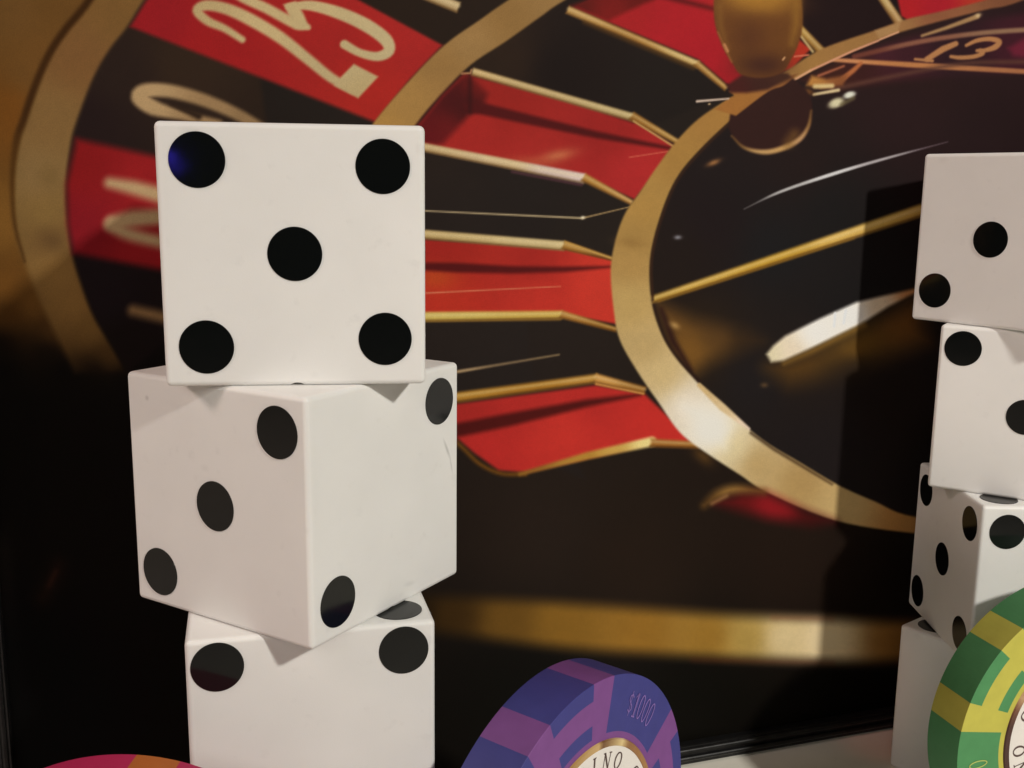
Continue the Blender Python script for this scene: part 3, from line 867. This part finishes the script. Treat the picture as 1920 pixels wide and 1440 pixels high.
def chip(name_label, x, y, az, col_base, col_spot, spot_center, value, letter_rgb, text_center, casino_end, deco=True):
    yaw = R(az + 90)
    t = empty("casino_chip", (x, y, 0), yaw)
    tag(t, name_label, "casino chip", "giant foam casino chips standing on edge")
    mb, ms = foam_mat("chip_base_colour", col_base), foam_mat("chip_spot_colour", col_spot)
    rim_mats = [foam_mat("rim_darker_" + nm, tuple(v * .68 for v in c)) for nm, c in (("base", col_base), ("spot", col_spot))]  # darker tones of both face colours, for rim and back
    # angle breakpoints: four spots, each 45 degrees, with an 11 degree spoke at either side
    def spot(a):
        d = (a - spot_center + 45) % 90 - 45
        return d
    rs = [.655, .692, .772, .907, .9985, 1.0]
    NA = 360
    angs = sorted({round(k * 2.0, 3) for k in range(180)} | {round((spot_center + q * 90 + o) % 360, 3) for q in range(4) for o in (-22.3, -11.1, 11.1, 22.3)})
    na = len(angs)

    def cls(a, r):
        d = abs(spot(a))
        if r < .692:
            return 1
        if d > 22.3:
            return 0
        if d > 11.1:
            return 1
        return 1 if .772 < r < .907 else 0
    vs, fs, mi = [], [], []
    P = lambda r, a, yy: (r * CR * math.cos(R(a)), yy, CR + r * CR * math.sin(R(a)))
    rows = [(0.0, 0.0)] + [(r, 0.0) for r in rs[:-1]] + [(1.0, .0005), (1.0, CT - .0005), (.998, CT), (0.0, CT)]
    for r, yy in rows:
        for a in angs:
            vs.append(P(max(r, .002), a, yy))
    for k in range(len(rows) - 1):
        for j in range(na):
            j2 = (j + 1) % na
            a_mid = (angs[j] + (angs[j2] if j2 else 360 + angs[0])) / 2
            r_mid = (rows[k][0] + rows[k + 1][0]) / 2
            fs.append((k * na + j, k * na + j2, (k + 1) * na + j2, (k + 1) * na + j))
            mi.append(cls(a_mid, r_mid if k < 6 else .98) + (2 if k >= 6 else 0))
    body = mesh_obj("chip_body", vs, fs, [mb, ms] + rim_mats, t, mi)
    # printed label disc with brass edge, 1.5 mm proud
    m_lab, nt, b = new_mat("cream_label_card", (.86, .83, .80), .45, .4)
    noise_color(nt, b, (.87, .84, .80), .02, 20)
    n = 96
    vs = [P(.62, 360 * k / n, -.0018) for k in range(n)] + [P(.62, 360 * k / n, -.0002) for k in range(n)]
    fs = [tuple(range(n))] + [(k, n + k, n + (k + 1) % n, (k + 1) % n) for k in range(n)]
    lab = mesh_obj("label", vs, fs, m_lab, t)
    vs, fs, cols = [], [], []
    prof = [(.616, -.0020), (.619, -.0034), (.651, -.0034), (.657, -.0002)]
    n = 180
    for r, yy in prof:
        for k in range(n):
            vs.append(P(r, 360 * k / n, yy))
            cols.append((*lin(metal_ring_color(360 * k / n)), 1))
    for q in range(3):
        for k in range(n):
            k2 = (k + 1) % n
            fs.append((q * n + k, q * n + k2, (q + 1) * n + k2, (q + 1) * n + k))
    m_ring, nt, b = new_mat("brass_printed_edge", (.5, .4, .2), .35, .5)
    a_ = nt.nodes.new("ShaderNodeAttribute")
    a_.attribute_name = "brass"
    nt.links.new(a_.outputs["Color"], b.inputs["Base Color"])
    ring = mesh_obj("label_ring", vs, fs, m_ring, lab)
    at = ring.data.color_attributes.new("brass", 'FLOAT_COLOR', 'POINT')
    at.data.foreach_set("color", [v for c in cols for v in c])
    # CASINO four times round the label
    m_ink, nt, b = new_mat("brown_ink", lin((92, 74, 70)), .5, .3)
    noise_color(nt, b, lin((92, 74, 70)), .1, 40)
    pitch = 90 / 7
    hgt = .090 * CR
    r0 = .495 * CR
    for rep in range(4):
        for k, ch in enumerate("CASINO"):
            ang = casino_end + (5 - k) * pitch + rep * 90
            paths, adv = glyph(ch)

            def place(u, v, ang=ang, adv=adv):
                rr = r0 + v * hgt
                th = R(ang) - (u - adv / 2) * hgt / (r0 + hgt * .5)
                return rr * math.cos(th), CR + rr * math.sin(th)
            v_, f_ = stroke_mesh(paths, place, .0024)
            mesh_obj("letter", v_, f_, m_ink, lab)
    # value, once in every plain sector
    m_val = foam_mat("value_print", letter_rgb)
    hgt = .135 * CR
    r0 = .778 * CR
    for rep in range(4):
        adv_t = 0
        allp = []
        for ch in value:
            paths, adv = glyph(ch)
            allp += [([(p[0] + adv_t, p[1]) for p in pts], w, c) for pts, w, c in paths]
            adv_t += adv + .06

        def place(u, v, rep=rep, adv_t=adv_t):
            rr = r0 + v * hgt
            th = R(text_center + 90 * rep) - (u - adv_t / 2) * hgt / (r0 + hgt * .5)
            return rr * math.cos(th), CR + rr * math.sin(th)
        v_, f_ = stroke_mesh(allp, place, .0012)
        mesh_obj("value_lettering", v_, f_, m_val, t)
    return t


chip("blue and purple casino chip marked $1000 standing on edge between the two dice stacks", .143, 1.685, -38.0,
     (.052, .054, .255), (.215, .075, .29), 99.9, "$1000", (.27, .17, .52), 53.8, 60.5)
chip("green and yellow casino chip leaning in front of the right dice stack", 1.283, 2.162, -74.6,
     (.085, .30, .115), (.58, .545, .095), 149.4, "$500", (.50, .60, .16), 193.5, 185.0)
# pink chip: local frame has its front 0.1 m nearer than the fitted rear rim
chip("pink and orange casino chip, only its top edge in view at lower left", -.567, 1.347, -91.9,
     (.60, .028, .125), (.60, .17, .032), 65.7, "$500", (.75, .3, .05), 33.0, 60)
